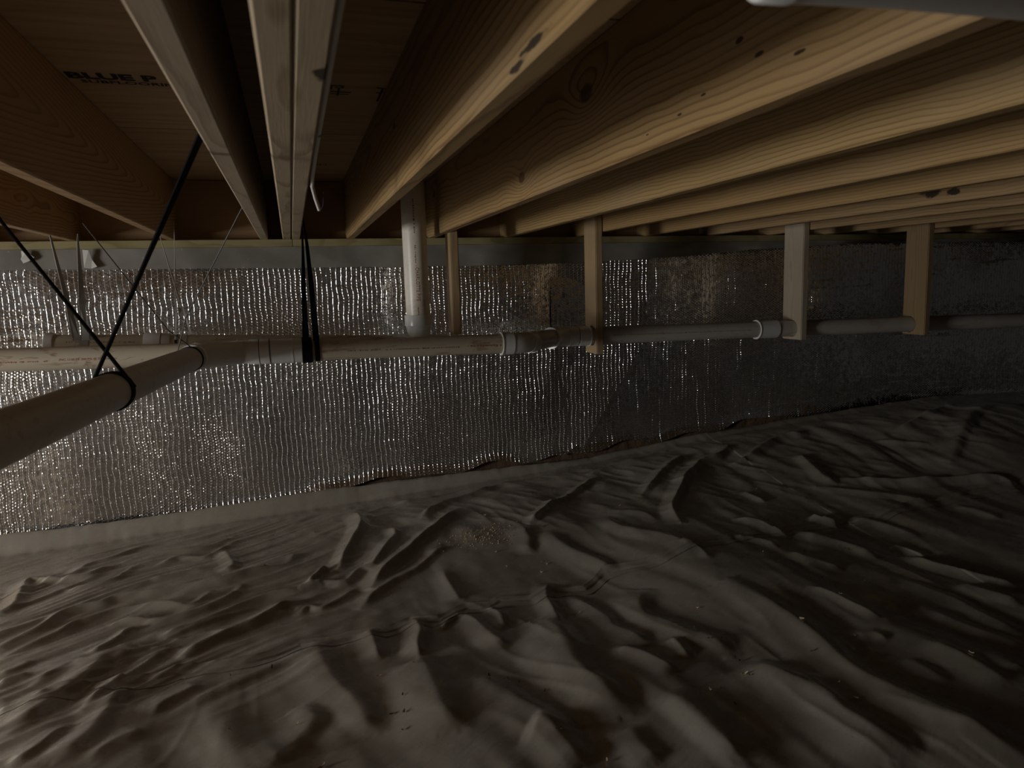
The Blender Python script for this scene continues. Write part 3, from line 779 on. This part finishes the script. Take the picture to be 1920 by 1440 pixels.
# ------------------------------------------------------------------ foil on the wall, grey membrane band
def foil_sheet(name, x0, x1, yoff, mat, label, diag=None, seed=0):
    fx = np.arange(x0, x1+0.001, 0.02); fz = np.linspace(0, 1, 60)
    FX, T = np.meshgrid(fx, fz)
    top = ZC+0.225
    bot = ZC+np.interp(FX, EX, EZ)-0.04+0.085*sstep((FX+0.05)/0.25)*(1-sstep((FX-2.9)/0.5))*(0.75+0.35*vnoise(LD, FX*5, FX*0))
    if diag:                                   # slanting free edge
        Zr = bot+(top-bot)*T
        lim = np.interp(Zr-ZC, [-0.96, -0.33, 0.3], [1.50, 1.92, 1.95])
        k = sstep((FX-(x1-0.6))/0.6)
        FX = FX-(x1-lim)*np.clip((FX-(x1-0.6))/0.6, 0, 1)
    Zr = bot+(top-bot)*T
    fade = sstep((top-Zr)/0.22)
    Yv = WY+0.022+yoff+fade*(0.014*vnoise(LA, FX*2.1+seed, Zr*1.2+seed)+0.006*vnoise(LB, FX*5+seed, Zr*3))
    h = np.clip((Zr-bot)/0.07, 0, 1)
    Yv = Yv-0.020*(1-h)**2*(0.3+0.7*sstep(vnoise(LC, FX*2.2+seed, FX*0)*1.5+0.6))   # lower hem curls out
    if diag: Yv = Yv-0.012*np.clip((FX-(x1-0.75))/0.6, 0, 1)**2
    o = grid_mesh(name, FX[::-1], Yv[::-1], Zr[::-1], mat)
    return tag(o, label, 'insulation', 'foil insulation on the back wall')
foil_sheet('foil_insulation', WALL_L+0.05, 1.95, -0.004, M_foil, 'bright silver bubble foil sheet covering the left part of the back wall', True)
foil_sheet('foil_insulation', 1.35, 7.15, 0.012, M_foil2, 'dark silver bubble foil sheet covering the right part of the back wall', None, 5)

bx_ = np.arange(-0.3, 3.5, 0.012); BX, BT = np.meshgrid(bx_, np.linspace(0, 1, 9))  # brown reflection of the joists in the foil hem, built as a coloured strip
BZ = ZC+np.interp(BX, EX, EZ)-0.05+0.13*BT
BY = WY+0.034+0.008*BT+0.002*vnoise(LA, BX*40, BT*5)+0.003*vnoise(LB, BX*13, BT*2)
tag(grid_mesh('hem_reflection_strip', BX, BY, BZ, M_dirt), 'brown strip imitating the joists reflected in the foil hem', 'painted reflection')

mx = np.arange(WALL_L+0.05, 7.1, 0.02); mt_ = np.linspace(0, 1, 8)
MX, MT = np.meshgrid(mx, mt_)
mb = ZC+np.interp(MX, [-4.6,-1.2,-.57,.04,.9,1.5,2.16,2.6,3.0,3.35,4.8,7.1], [.135,.133,.124,.117,.110,.115,.140,.17,.184,.20,.195,.195])+0.002*vnoise(LB, MX*6, MX*0)
mtp = JB-0.037
MZ = mb+(mtp-mb)*MT
MY = WY-0.004-0.018*(1-MT)*(0.6+0.6*vnoise(LC, MX*3, MX*0))-0.004*vnoise(LD, MX*7, MT*2)
mem = grid_mesh('wall_membrane', MX[::-1], MY[::-1], MZ[::-1], M_memb)
tag(mem, 'grey plastic membrane strip lapped over the top of the foil', 'membrane')
# two pale pieces over the membrane strip
def piece(pts, y, label):
    V = [(x, y-0.004*(i % 2), ZC+z) for i, (x, z) in enumerate(pts)]
    V += [(x, y2+0.0015, z2) for x, y2, z2 in V]
    n = len(pts)
    F = [tuple(range(n)), tuple(range(2*n-1, n-1, -1))]+[(k, n+k, n+(k+1) % n, (k+1) % n) for k in range(n)]
    tag(link_mesh('pale_piece', V, F, plain('pale_piece_white', (0.62,0.62,0.56), 0.35)), label, 'plastic flap', 'pale plastic pieces')
piece([(-1.108,0.213),(-1.085,0.208),(-1.06,0.185),(-1.075,0.172),(-1.105,0.160),(-1.112,0.178),(-1.108,0.19)], WY-0.027, 'jagged white flap at the far left of the membrane strip')
piece([(-0.872,0.215),(-0.848,0.212),(-0.838,0.17),(-0.82,0.14),(-0.845,0.132),(-0.872,0.135)], WY-0.027, 'pale flap beside the grey hanging strap')

# ------------------------------------------------------------------ plastic ground sheets
def make_sheet(name, rows, label, lift):
    Xs = np.tile(xs, (len(rows), 1)); sy = seam_y(xs)
    Ys = np.stack([r(sy) for r in rows]) 
    Z = ground_z(Xs.ravel(), Ys.ravel()).reshape(Xs.shape)
    for _ in range(1):                          # film cannot crease sharper than this
        Q = Z.copy()
        Q[1:-1,1:-1] = (Z[1:-1,1:-1]*4+Z[:-2,1:-1]+Z[2:,1:-1]+Z[1:-1,:-2]+Z[1:-1,2:])/8
        Z = Q
    Z = Z+lift(Xs, Ys, sy)
    return tag(grid_mesh(name, Xs, Ys, Z, M_sheet), label, 'plastic sheet', 'plastic sheets over the ground')
far_rows = [(lambda sy, t=t: (sy-0.07)+(3.64-(sy-0.07))*t) for t in np.linspace(0, 1, 250)]
make_sheet('ground_sheet', far_rows, 'wrinkled plastic ground sheet lapped up against the foil wall', lambda X, Y, sy: 0.0)
def near_y(d): return lambda sy: sy-d
ds = [0, 0.0015, 0.004]+list(np.arange(0.012, 1.25, 0.0065))+list(np.arange(1.26, 4.6, 0.07))
near_rows = [(lambda sy, d=d: np.maximum(sy-d, -2.68+0.0001*(4.6-d))) for d in ds][::-1]
def near_lift(X, Y, sy):
    d = sy-Y
    lip = 0.004+0.006*np.clip(vnoise(LB, X*6, X*0), 0, 1)
    # edge of the buried sheet telegraphs through a little way in
    step = 0.004*(1-sstep((d-0.030-0.012*vnoise(LC, X*4, X*0))/0.006))
    return np.where(d < 0.0012, -0.002, 0.0)+lip*np.exp(-d/0.02)+0.0025+step-0.004
make_sheet('ground_sheet', near_rows, 'large folded plastic ground sheet in the foreground, edge lapped over the far one', near_lift)

# ------------------------------------------------------------------ drain line
R3 = 0.0445
dl = thing('drain_line', 'long horizontal white plastic drain pipe with wye branch and offset elbows', 'pipe', (0, 3.1, ZC-0.29), None)
def pzl(x): return ZC-0.2405-0.0195*x
def PL(x): return Vector((x, 3.10, pzl(x)))
def PRt(x): return Vector((x, PYR, pzr(x)))
def run(name, a, b, mat, r=R3): return tube(name, [a, b], r, mat, dl, 32)
def hub(name, a, b, mat=None, r=R3+0.0065, parent=None, rim=True):
    a, b = Vector(a), Vector(b); L = (b-a).length
    P, Rr = along(a, b, [(0, R3*0.98), (0, r-0.0015), (0.0015, r), (L-0.0015, r), (L, r-0.0015), (L, R3*0.98)])
    return tube(name, P, Rr, mat or M_fit, parent or dl, 32, False)
pl_ = run('pipe', PL(-2.6), PL(-0.36), M_pipe)
wy = tube('wye', *along(PL(-0.385), PL(-0.1), [(0,R3),(0,R3+.007),(0.04,R3+.007),(0.045,R3+.003),(0.20,R3+.003),(0.205,R3+.007),(0.285,R3+.007),(0.285,R3)]), M_fit, dl, 32, False)
arm0, arm1 = Vector((-0.345, 2.99, pzl(-0.3)-0.001)), PL(-0.20)
B0, B1 = Vector((-0.5386, -0.2, ZC-0.199)), Vector((-0.3735, 2.90, ZC-0.2345))
bd = (B1-B0).normalized()
e0 = B1+bd*0.045; mid = Vector((-0.352, 3.02-0.04, ZC-0.2345))
tube('elbow', [B1-bd*0.0, B1, B1+bd*0.002, e0, e0+bd*0.012, e0+bd*0.02+Vector((0.012,0,0)), arm0+Vector((0.022,0.018,0)), arm0+Vector((0.06,0.045,0)), PL(-0.215)+Vector((0,-0.005,0))],
     [R3, R3+.006, R3+.007, R3+.007, R3+.003, R3+.003, R3+.003, R3+.003, R3+.002], M_fit, dl, 32, False)
br = run('branch_pipe', B0, B1+bd*0.02, M_pipe_grey)
tag(br, 'near branch pipe in shadow running towards the viewer')
hub('coupling', PL(-0.10), PL(0.028))
band('cement_line', PL(-0.1005), (1,0,0), R3+.0055, 0.004, 0.0022, M_glue, dl)
band('cement_line', PL(-0.142), (1,0,0), R3+.0062, 0.003, 0.0012, M_glue, dl)
band('rim', PL(-0.225), (1,0,0), R3+.0055, 0.006, 0.003, M_ring, dl)
band('rim', PL(-0.012), (1,0,0), R3+.0055, 0.006, 0.0025, M_ring, dl)
pm = run('pipe', PL(0.02), PL(0.91), M_pipe)
# offset: two eighth bends
c0, c1 = PL(1.005), PRt(1.275)
od = (c1-c0).normalized()
def bend(a, b, c, ra, k=7):
    a, b, c = Vector(a), Vector(b), Vector(c); out = []
    for i in range(k+1):
        t = i/k; out.append(a*(1-t)**2+b*2*t*(1-t)+c*t*t)
    return out
bp = bend(PL(0.935), c0, c0+od*0.06, 0)
tube('elbow', bp, R3+0.004, M_fit, dl, 32, False)
hub('elbow_hub', PL(0.895), PL(0.952)); hub('elbow_hub', c0+od*0.035, c0+od*0.085)
band('rim', PL(0.897), (1,0,0), R3+.0055, 0.004, 0.0035, M_ring, dl); band('rim', c0+od*0.083, od, R3+.0055, 0.004, 0.0035, M_ring, dl)
run('pipe', c0+od*0.06, c1-od*0.05, M_pipe_grey)
hub('elbow_hub', c1-od*0.09, c1-od*0.04)
band('rim', c1-od*0.088, od, R3+.0055, 0.004, 0.0035, M_ring, dl)
tube('elbow', bend(c1-od*0.05, c1, PRt(1.345), 0), R3+0.004, M_fit, dl, 32, False)
hub('elbow_hub', PRt(1.325), PRt(1.375)); hub('coupling', PRt(1.382), PRt(1.442))
band('rim', PRt(1.44), (1,0,0), R3+.0055, 0.004, 0.003, M_ring, dl)
pr1 = run('pipe', PRt(1.36), PRt(2.50), M_pipe_grey)
hub('coupling', PRt(2.443), PRt(2.571)); band('rim', PRt(2.445), (1,0,0), R3+.0055, 0.004, 0.0035, M_ring, dl)
def PRf(x): return Vector((x, PYR-0.02*min(max((x-2.5)/1.0,0),1.6), pzr(x)))
run('pipe', PRt(2.50), PRf(4.1), M_pipe_grey)
run('pipe', PRf(4.1), Vector((7.1, PYR-0.032, pzr(7.1))), M_pipe_grey)

# printing on the pipes: lettering wrapped round the wall of the tube
def pipe_text(body, p0, p1, size, ang, mat, parent, sx=1.0, flip=1, r=R3):
    V, F = text_geo(body, size, sx)
    p0 = Vector(p0); T = (Vector(p1)-p0).normalized()
    ref = Vector((0,0,1)) if abs(T.z) < 0.9 else Vector((0,-1,0))
    nn = (ref-T*ref.dot(T)).normalized(); bn = T.cross(nn)
    out = []
    for u, v in V:
        a = ang+flip*v/r
        out.append(p0+T*u+(nn*math.cos(a)+bn*math.sin(a))*(r+0.0005))
    return link_mesh('printed_text', out, F, mat, parent)
def pipe_marks(p0, p1, ang, mat, parent, seed, length, h=0.005, r=R3, dens=1.0):
    """a line of rubbed, illegible print"""
    p0 = Vector(p0); T = (Vector(p1)-p0).normalized(); rr = random.Random(seed)
    ref = Vector((0,0,1)) if abs(T.z) < 0.9 else Vector((0,-1,0))
    nn = (ref-T*ref.dot(T)).normalized(); bn = T.cross(nn); V, F = [], []
    s = 0.0
    while s < length:
        wd = rr.uniform(0.002, 0.007)
        if rr.random() < dens*0.85:
            a0 = ang-h*rr.uniform(0.2,0.5)/r; a1 = ang+h*rr.uniform(0.1,0.5)/r; n = len(V)
            for (u, a) in ((s,a0),(s+wd,a0),(s+wd,a1),(s,a1)):
                V.append(p0+T*u+(nn*math.cos(a)+bn*math.sin(a))*(r+0.0005))
            F.append((n,n+1,n+2,n+3))
        s += wd+rr.uniform(0.001, 0.005)
    return link_mesh('printed_marks', V, F, mat, parent)
FR = math.radians(97)        # side of a pipe along +X that faces the viewer
pipe_text('PVC 1120 PR 200 PSI @ 23 Charlotte', PL(-0.855), PL(0), 0.012, FR+0.02, M_red, pl_, 1.05, -1)
pipe_marks(PL(-1.25), PL(0), FR, M_red, pl_, 1, 0.36, 0.006)
pipe_marks(PL(-0.52), PL(0), FR, M_dark, pl_, 2, 0.15, 0.005)
pipe_text('@ 23 Charlotte', PL(0.105), PL(1), 0.011, FR, M_red, pm, 1.0, -1)
pipe_marks(PL(0.21), PL(1), FR, M_dark, pm, 3, 0.48, 0.006)
pipe_marks(PL(0.73), PL(1), FR-0.05, M_red, pm, 4, 0.155, 0.012)
pipe_marks(PRt(1.56), PRt(2), FR-0.15, M_dark, pr1, 5, 0.82, 0.004)

# ------------------------------------------------------------------ stack and the pipe behind
R4 = 0.0572
VS = Vector((0.569, 3.372, 0))
st = thing('vertical_stack', 'vertical white pipe dropping from the floor between two joists', 'pipe', (VS.x, VS.y, ZC-0.30))
sp_top, sp_bot = Vector((VS.x, VS.y, JT-0.001)), Vector((VS.x+0.001, VS.y, ZC-0.13))
vp = tube('pipe', [sp_top, sp_bot], R4, M_pipe_clean, st, 40)
tube('reducer', [(VS.x,VS.y,ZC-0.122),(VS.x,VS.y,ZC-0.122),(VS.x,VS.y,ZC-0.125),(VS.x,VS.y,ZC-0.172),(VS.x,VS.y,ZC-0.176),(VS.x,VS.y,ZC-0.215),(VS.x,VS.y,ZC-0.24)],
     [R4, R4+.0055, R4+.007, R4+.007, R4+.003, R3+.008, R3+.006], M_fit, st, 40, False)
pzk = lambda x: ZC-0.258-0.036*(x-0.57)-0.0
def PB(x): return Vector((x, 3.372, ZC-0.187-0.05*(x+0.97)))
tube('tee', [PB(0.44),PB(0.44),PB(0.445),PB(0.47),PB(0.475),PB(0.66),PB(0.665),PB(0.70),PB(0.70)], [R3,R3+.006,R3+.007,R3+.007,R3+.004,R3+.004,R3+.007,R3+.007,R3], M_fit, st, 32, False)
tube('stub', [PB(0.69), PB(0.82)], R3, M_pipe, st, 32)
bk = tube('lower_pipe', [PB(-0.96), PB(0.45)], R3, M_pipe, st, 32)
tube('end_cap', [PB(-0.985),PB(-0.985),PB(-0.981),PB(-0.955),PB(-0.951),PB(-0.951)], [0.02,R3+.002,R3+.007,R3+.007,R3+.006,R3], M_fit, st, 32, True)
tube('coupling', [PB(-0.615),PB(-0.615),PB(-0.612),PB(-0.515),PB(-0.512),PB(-0.512)], [R3,R3+.005,R3+.007,R3+.007,R3+.005,R3], M_fit, st, 32, False)
band('cement_line', PB(-0.548), (1,0,-0.05), R3+.0062, 0.004, 0.0014, M_glue, st)
pipe_marks(PB(-0.90), PB(0), math.radians(70), M_dark, bk, 9, 0.27, 0.006)
pipe_text('CHARLOTTE PIPE', (VS.x, VS.y, ZC+0.10), (VS.x, VS.y, 0), 0.024, math.radians(12), M_red, vp, 0.84, -1, R4)
pipe_marks((VS.x,VS.y,ZC+0.20), (VS.x,VS.y,0), math.radians(9), M_dark, vp, 11, 0.10, 0.007, R4)
pipe_marks((VS.x,VS.y,ZC-0.085), (VS.x,VS.y,-1), math.radians(8), M_red, vp, 12, 0.05, 0.008, R4)
pipe_marks((VS.x,VS.y,ZC+0.41), (VS.x,VS.y,0), math.radians(9), M_dark, vp, 13, 0.15, 0.009, R4)

# ------------------------------------------------------------------ straps and wires
rg = B0+bd*((1.9-B0.y)/bd.y)
xs_ = thing('hanger_strap', 'crossed black webbing strap holding the near branch pipe', 'strap', tuple(rg), 'pipe hanger straps')
band('loop', rg, bd, R3, 0.026, 0.004, M_black, xs_)
lf = rg+Vector((-0.046, 0, 0.012)); rtp = rg+Vector((0.046, 0, 0.012))
ribbon('webbing', [rtp, Vector((-0.745, 2.3, ZC+0.22)), Vector((-0.8985, 2.49, ZC+0.42))], 0.022, [bd, bd, (0,1,0.2)], 0.003, M_black, xs_)
ribbon('webbing', [lf, lf+(Vector((-0.1275,1.40,ZC+0.29))-lf)*0.5, Vector((-0.1275, 1.40, ZC+0.29))], 0.022, [bd, bd, (0,1,-0.3)], 0.003, M_black, xs_)

rg2 = B0+bd*((2.86-B0.y)/bd.y)
ws = thing('hanger_wire', 'thin crossed dark wire holding the branch pipe near the wye', 'wire', tuple(rg2), 'pipe hanger wires')
band('loop', rg2, bd, R3, 0.014, 0.003, M_black, ws)
tube('wire', [rg2+Vector((0.046,0,0.01)), (-0.437,2.85,ZC-0.125), (-0.605,2.80,ZC+0.16), (-0.66,2.78,ZC+0.255)], 0.0022, M_wire, ws, 8)
tube('wire', [rg2+Vector((-0.046,0,0.01)), (-0.375,2.84,ZC-0.08), (-0.245,2.75,ZC+0.13), (-0.1275,2.62,ZC+0.31)], 0.0022, M_wire, ws, 8)

bs = thing('hanger_strap', 'pair of flat black straps round the main drain pipe under the doubled joist', 'strap', (0.065, 3.1, pzl(0.065)), 'pipe hanger straps')
band('loop', PL(0.048), (1,0,0), R3+0.0065, 0.040, 0.003, M_black, bs)
band('loop', PL(0.088), (1,0,0), R3+0.001, 0.020, 0.003, M_black, bs)
ribbon('webbing', [(0.044,3.055,ZC-0.20),(0.050,3.07,ZC+0.0),(0.058,3.09,ZC+0.18),(0.0615,3.10,ZC+0.33)], [0.026,0.020,0.016,0.016], [(1,0,0),(1,0.3,0),(0.6,1,0),(0,1,0)], 0.002, M_black, bs)
ribbon('webbing', [(0.086,3.052,ZC-0.20),(0.082,3.07,ZC+0.0),(0.075,3.09,ZC+0.20),(0.064,3.12,ZC+0.34)], [0.026,0.022,0.018,0.016], [(1,0,0),(1,0.2,0),(0.7,0.8,0),(0,1,0)], 0.002, M_black, bs)

gs = thing('hanger_strap', 'grey nylon strap holding the capped end of the rear pipe', 'strap', tuple(PB(-0.835)), 'pipe hanger straps')
band('loop', PB(-0.835), (1,0,-0.05), R3, 0.034, 0.002, M_greystrap, gs)
ribbon('webbing', [(-0.858,3.325,ZC-0.17),(-0.872,3.32,ZC-0.03),(-0.905,3.31,ZC+0.245),(-0.908,3.31,ZC+0.262)], [0.026,0.022,0.010,0.008], [(1,0.3,0),(1,1,0),(0.4,1,0),(0.2,1,0)], 0.0015, M_greystrap, gs)
ribbon('webbing', [(-0.826,3.323,ZC-0.17),(-0.822,3.32,ZC-0.02),(-0.815,3.33,ZC+0.24),(-0.892,3.35,ZC+0.33)][:3]+[(-0.812,3.33,ZC+0.262)], [0.030,0.024,0.010,0.008], [(1,0.1,0),(1,0.5,0),(0.4,1,0),(0.2,1,0)], 0.0015, M_greystrap, gs)

zt = thing('plastic_tie', 'thin pale plastic tie looped over the rear pipe by its coupling', 'strap', tuple(PB(-0.455)), 'pipe hanger straps')
band('loop', PB(-0.452), (1,0,-0.05), R3, 0.012, 0.002, M_clear, zt)
band('loop', PB(-0.488), (1,0,-0.05), R3, 0.010, 0.002, M_wire, zt)
ribbon('tail', [(-0.425,3.33,ZC-0.165),(-0.46,3.33,ZC+0.0),(-0.508,3.33,ZC+0.24),(-0.512,3.33,ZC+0.27)], [0.010,0.007,0.004,0.003], [(1,0,0),(1,0.5,0),(0.3,1,0),(0,1,0)], 0.0012, M_clear, zt)
ribbon('tail', [(-0.487,3.325,ZC-0.185),(-0.470,3.33,ZC+0.0),(-0.455,3.33,ZC+0.24),(-0.452,3.33,ZC+0.31)], [0.008,0.005,0.003,0.003], [(1,0,0),(1,0.5,0),(0.3,1,0),(0,1,0)], 0.0012, M_clear, zt)

# ------------------------------------------------------------------ cable on the doubled joist, pipe overhead at the right
ca = thing('cable', 'white cable stapled along the doubled joist, loose end hanging down', 'cable', (0.066, 1.84, ZC+0.27))
tube('jacket', [(0.0635,0.6,ZC+0.275),(0.0635,1.1,ZC+0.272),(0.064,1.5,ZC+0.270),(0.065,1.75,ZC+0.266),(0.067,1.86,ZC+0.258),(0.074,1.90,ZC+0.235),(0.083,1.91,ZC+0.205)], 0.0048, M_cable, ca, 12)
tube('conductor', [(0.083,1.91,ZC+0.205),(0.084,1.905,ZC+0.203),(0.092,1.90,ZC+0.215),(0.095,1.90,ZC+0.25)], 0.0012, M_wire, ca, 6)
tube('staple', [(0.062,1.3,ZC+0.262),(0.070,1.3,ZC+0.266),(0.070,1.3,ZC+0.277),(0.062,1.3,ZC+0.281)], 0.0015, M_greystrap, ca, 6)

op = thing('overhead_pipe', 'grey pipe crossing under the joists at the top right corner, close and blurred', 'pipe', (0.45, 0.44, ZC+0.2))
tube('pipe', [(0.34,0.4604,ZC+0.2275),(0.45,0.456,ZC+0.2305),(2.4,0.378,ZC+0.2255)], 0.0302, pvc_mat('pvc_grey_overhead', (0.5,0.47,0.43), 0.1), op, 32)
tube('end_cap', [(0.335,0.4606,ZC+0.2275),(0.335,0.4606,ZC+0.2275),(0.337,0.4605,ZC+0.2275),(0.36,0.4596,ZC+0.228)], [0.015,0.0302,0.0315,0.0315], M_fit, op, 32)

# ------------------------------------------------------------------ debris on the sheet
def surf(x, y):
    X = np.array([x]); Y = np.array([y])
    z = float(ground_z(X, Y)[0])
    if y < float(seam_y(X)[0]): z += 0.0
    return z
chip_mats = [plain('chip_pale', (0.55,0.42,0.27), 0.6), plain('chip_brown', (0.16,0.095,0.05), 0.7), plain('chip_dark', (0.035,0.022,0.014), 0.8)]
chip_meshes = []
for k in range(9):
    rr = random.Random(100+k)
    L = rr.uniform(0.008, 0.018); wd = rr.uniform(0.003, 0.006); curl = rr.uniform(0.001, 0.005)
    V, F = [], []
    for i in range(6):
        t = i/5-0.5; ww = wd*(1-1.6*t*t)*rr.uniform(0.7,1.1)*0.5
        z = curl*(4*t*t)+0.0005
        V += [(t*L, -ww, z), (t*L, ww, z+rr.uniform(0,0.0015)), (t*L, ww, z+0.0022), (t*L, -ww, z+0.0018)]
    for i in range(5):
        for q in range(4): F.append((i*4+q, i*4+(q+1)%4, (i+1)*4+(q+1)%4, (i+1)*4+q))
    F += [(3,2,1,0), (20,21,22,23)]
    me = bpy.data.meshes.new('wood_chip'); me.from_pydata(V, [], F); me.update(); me.materials.append(chip_mats[k % 3])
    chip_meshes.append(me)
nm = {0: ('pale curled wood chip lying on the plastic sheet', 'pale wood chips on the sheet'),
      1: ('brown wood chip lying on the plastic sheet', 'brown wood chips on the sheet'),
      2: ('dark scrap of bark lying on the plastic sheet', 'dark bark scraps on the sheet')}
rr = random.Random(9)
for i, (x, y) in enumerate(CHIPS):
    if y > 3.55: continue
    k = rr.choice([0,0,3,6,1,4,7,2,5,8]); me = chip_meshes[k]
    o = bpy.data.objects.new('wood_chip', me); col.objects.link(o)
    o.location = (x, y, surf(x, y)+0.0005)
    o.rotation_euler = (rr.uniform(-.25,.25), rr.uniform(-.25,.25), rr.uniform(0, 6.28))
    sc = rr.uniform(0.6, 1.1); o.scale = (sc, sc, sc)
    sy_ = float(seam_y(np.array([x]))[0])
    where = ('on the foreground folds' if y < 1.62 else 'a little beyond the foreground folds' if y < sy_-0.25 else 'close to the lapped sheet edge' if y < sy_+0.2 else 'near the sawdust patch') if x < 1.3 else \
            ('on the broad right-hand fold' if y < 1.75 else 'among the right-hand wrinkles')
    tag(o, nm[k % 3][0].replace('on the plastic sheet', where), 'wood chip', nm[k % 3][1].replace('on the sheet', where))
# crumbly heap of sawdust in the middle of the floor
rr = random.Random(21); V, F = [], []
for i in range(260):
    a = rr.gauss(0, 0.085); b = rr.gauss(0, 0.05)
    x, y = 0.70+a, 2.83+b; s = rr.uniform(0.001, 0.0035); n = len(V)
    z = surf(x, y)+0.0006
    q = rr.uniform(0, 3)
    for (u, v, h) in ((1,0,0),(-.5,.87,0),(-.5,-.87,0),(0,0,1.2)):
        V.append((x+s*(u*math.cos(q)-v*math.sin(q)), y+s*(u*math.sin(q)+v*math.cos(q)), z+s*h))
    F += [(n,n+1,n+3),(n+1,n+2,n+3),(n+2,n,n+3),(n,n+2,n+1)]
o = link_mesh('sawdust', V, F, plain('sawdust_tan', (0.42,0.31,0.18), 0.85))
tag(o, 'sprinkle of tan sawdust crumbs in the middle of the plastic sheet', 'sawdust', kind='stuff')
